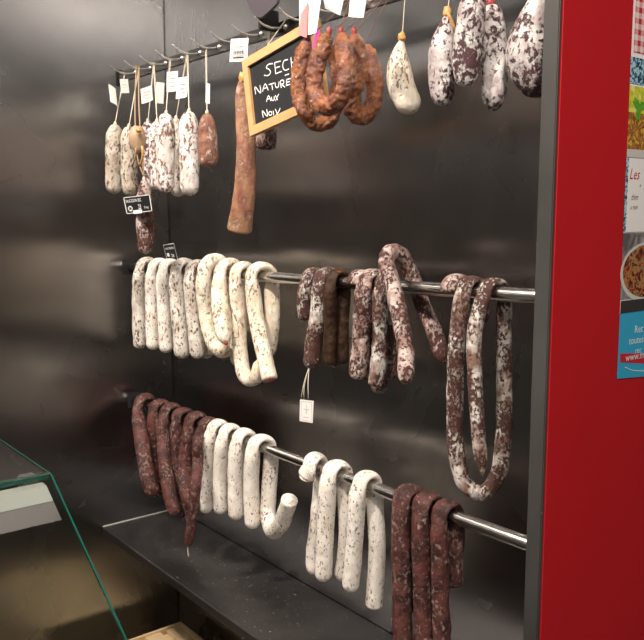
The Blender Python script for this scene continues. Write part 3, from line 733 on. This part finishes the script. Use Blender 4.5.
def blotch(name, cols, scale, vor=True):
    m, nt, b = newmat(name); v = coords(nt, (1, 1, 1), False)
    n = noise_t(nt, v, scale, 2, .5, 1.0); r = N(nt, 'ShaderNodeValToRGB'); L(nt, n, r.inputs[0]); el = r.color_ramp.elements
    r.color_ramp.interpolation = 'EASE'
    el[0].position = .34; el[0].color = (*cols[0], 1); el[1].position = .68; el[1].color = (*cols[-1], 1)
    for i, c in enumerate(cols[1:-1]):
        e_ = el.new(.34+.34*(i+1)/(len(cols)-1)); e_.color = (*c, 1)
    L(nt, r.outputs[0], b.inputs['Base Color']); b.inputs['Roughness'].default_value = .4; return m
band('gingham_print', -20, 51, gingham(), u0=.004)
band('blue_dotted_print', 56, 83, blotch('blue_dots', [(.35, .6, .7), (.35, .6, .7), (.03, .08, .14), (.02, .03, .05)], 190))
band('food_photo', 85, 154, blotch('stew_colours', [(.55, .42, .10), (.60, .30, .04), (.20, .07, .02), (.45, .22, .05), (.10, .03, .01)], 75))
band('dish_rim', 149, 157, 'paper_grey', .0011)
band('lemon_print', 85, 112, blotch('lemon_tones', [(.75, .72, .30), (.62, .60, .05), (.40, .50, .04), (.60, .62, .10)], 60), .0010)
# parsley leaf
bm = bmesh.new(); c = PW(639, 108, .0015)
prism(bm, [V((c.x, c.y+math.cos(a_*math.pi/15)*(.017 if a_ % 2 else .013)*(.72+.38*math.cos(3*a_*math.pi/15-1.2)), c.z+math.sin(a_*math.pi/15)*(.017 if a_ % 2 else .013)*(.72+.38*math.cos(3*a_*math.pi/15-1.2)))) for a_ in range(30)], V((.0003, 0, 0)))
obj('parsley_leaf', bm, plain('leaf_green', (.10, .33, .03), .5, var=.5, vs=150), po)
band('dotted_margin', 158, 232, blotch('blue_dots_margin', [(.35, .6, .7), (.35, .6, .7), (.03, .08, .14), (.02, .03, .05)], 190), u0=-.0016, u1=.006)
b_, q = band('white_panel', 158, 232, 'paper', .0011, u0=.004)
writing('red_script', 'Les', q, (PW(628, 178).y-q[0].y)/Wp, .28, .15, plain('red_ink', (.5, .01, .03), .6), po, .0006, .9, .3)
writing('black_script', '+', q, (PW(638, 184).y-q[0].y)/Wp, .40, .07, 'ink', po, .0006, .9, .3)
writing('black_script', 'thim', q, (PW(630, 196).y-q[0].y)/Wp, .56, .085, 'ink', po, .0006, .8, .4)
writing('black_script', 'u moi', q, (PW(629, 206).y-q[0].y)/Wp, .69, .07, 'ink', po, .0006, .8, .4)
band('food_photo', 233, 299, blotch('cloth_grey', [(.10, .09, .09), (.22, .20, .20), (.35, .33, .33)], 40))
bm = bmesh.new(); c = PW(646, 272, .0012)
prism(bm, [V((c.x, c.y+math.cos(a_*math.pi/16)*.062, c.z+math.sin(a_*math.pi/16)*.040)) for a_ in range(32)], V((.0003, 0, 0))); obj('bowl_rim', bm, 'paper_grey', po)
bm = bmesh.new()
prism(bm, [V((c.x+.0006, c.y+math.cos(a_*math.pi/16)*.057, c.z+.002+math.sin(a_*math.pi/16)*.035)) for a_ in range(32)], V((.0003, 0, 0))); obj('bowl_contents', bm, blotch('ragout', [(.05, .015, .01), (.16, .03, .02), (.42, .15, .03), (.30, .22, .12), (.08, .03, .02)], 110), po)
band('black_band', 300, 312, 'ink', .0020)
b_, q = band('blue_panel', 311.5, 376, plain('sky_blue', (.035, .36, .58), .45), .0012, lastdz=dz*.10)
q2 = [q[0], q[1], q[1]+V((0, 0, -(q[0]-q[3]).length)), q[3]]
for k_, (t_, px_, py_, h_) in enumerate((('Ret', 633, 333, .12), ('toutes', 627.5, 344.5, .115), ('rec', 633.5, 353.5, .10))):
    u = (PW(px_, py_).y-q[0].y)/Wp; v_ = (q[0].z-PW(px_, py_).z)/(q[0].z-q[3].z)
    writing('white_lettering', t_, q2, u, v_, h_, 'white_ink', po, .0006, 1.0)
a_, b_, c_, d_ = PW(620, 353.5, .0014), PW(644, 353.2, .0014), PW(644, 363.5, .0014), PW(620, 362.5, .0014)
bm = bmesh.new(); prism(bm, [a_, a_+(b_-a_)*5, d_+(c_-d_)*5, d_], V((.0003, 0, 0))); bb = obj('web_banner', bm, plain('banner_red', (.50, .02, .04), .5), po)
u = (PW(623, 360).y-q[0].y)/Wp; v_ = (q[0].z-PW(623, 361.3).z)/(q[0].z-q[3].z)
writing('white_lettering', 'www.m', q2, u, v_, .12, 'white_ink', po, .0022, 1.0)
bm = bmesh.new(); tube(bm, [PW(625, 367, .0015), PW(631, 370, .0015), PW(640, 371, .0015), PW(650, 371, .0015)], .0006, 6); obj('swirl', bm, 'white_ink', po)
# ------------------------------------------------------------------ lights
def spot(loc, target, power, col=(1, .86, .70), ang=70, size=.05, blend=.6):
    l = bpy.data.lights.new('spot', 'SPOT'); l.energy = power; l.color = col; l.spot_size = math.radians(ang); l.spot_blend = blend; l.shadow_soft_size = size
    o = bpy.data.objects.new('spot', l); C.objects.link(o); o.location = loc
    o.rotation_euler = (V(target)-V(loc)).to_track_quat('-Z', 'Y').to_euler()
def area(loc, target, power, sx, sy, col=(1, .94, .88)):
    l = bpy.data.lights.new('area', 'AREA'); l.shape = 'RECTANGLE'; l.size = sx; l.size_y = sy; l.energy = power; l.color = col
    o = bpy.data.objects.new('area', l); C.objects.link(o); o.location = loc
    o.rotation_euler = (V(target)-V(loc)).to_track_quat('-Z', 'Y').to_euler()
WARM = (1, .89, .78)
spot((.30, -1.30, 2.68), (.30, -.15, 1.3), 130, WARM)
spot((1.15, -1.20, 2.68), (.75, -.15, 1.2), 120, WARM)
spot((2.2, -1.1, 2.68), (1.2, -.1, 1.3), 90, WARM)
area((3.25, -1.3, 2.72), (3.25, -1.3, 0), 42, .05, 1.8)
area((2.6, -3.8, 2.72), (2.6, -3.8, 0), 60, 2.4, .3)
w = bpy.data.worlds.new('world'); sc.world = w; w.use_nodes = True
w.node_tree.nodes['Background'].inputs[0].default_value = (1, .9, .8, 1)
w.node_tree.nodes['Background'].inputs[1].default_value = .05
sc.view_settings.view_transform = 'Standard'; sc.view_settings.look = 'None'; sc.view_settings.gamma = 1; sc.view_settings.exposure = 0
for o in list(bpy.data.objects):
    if '_w' in o: del o['_w']
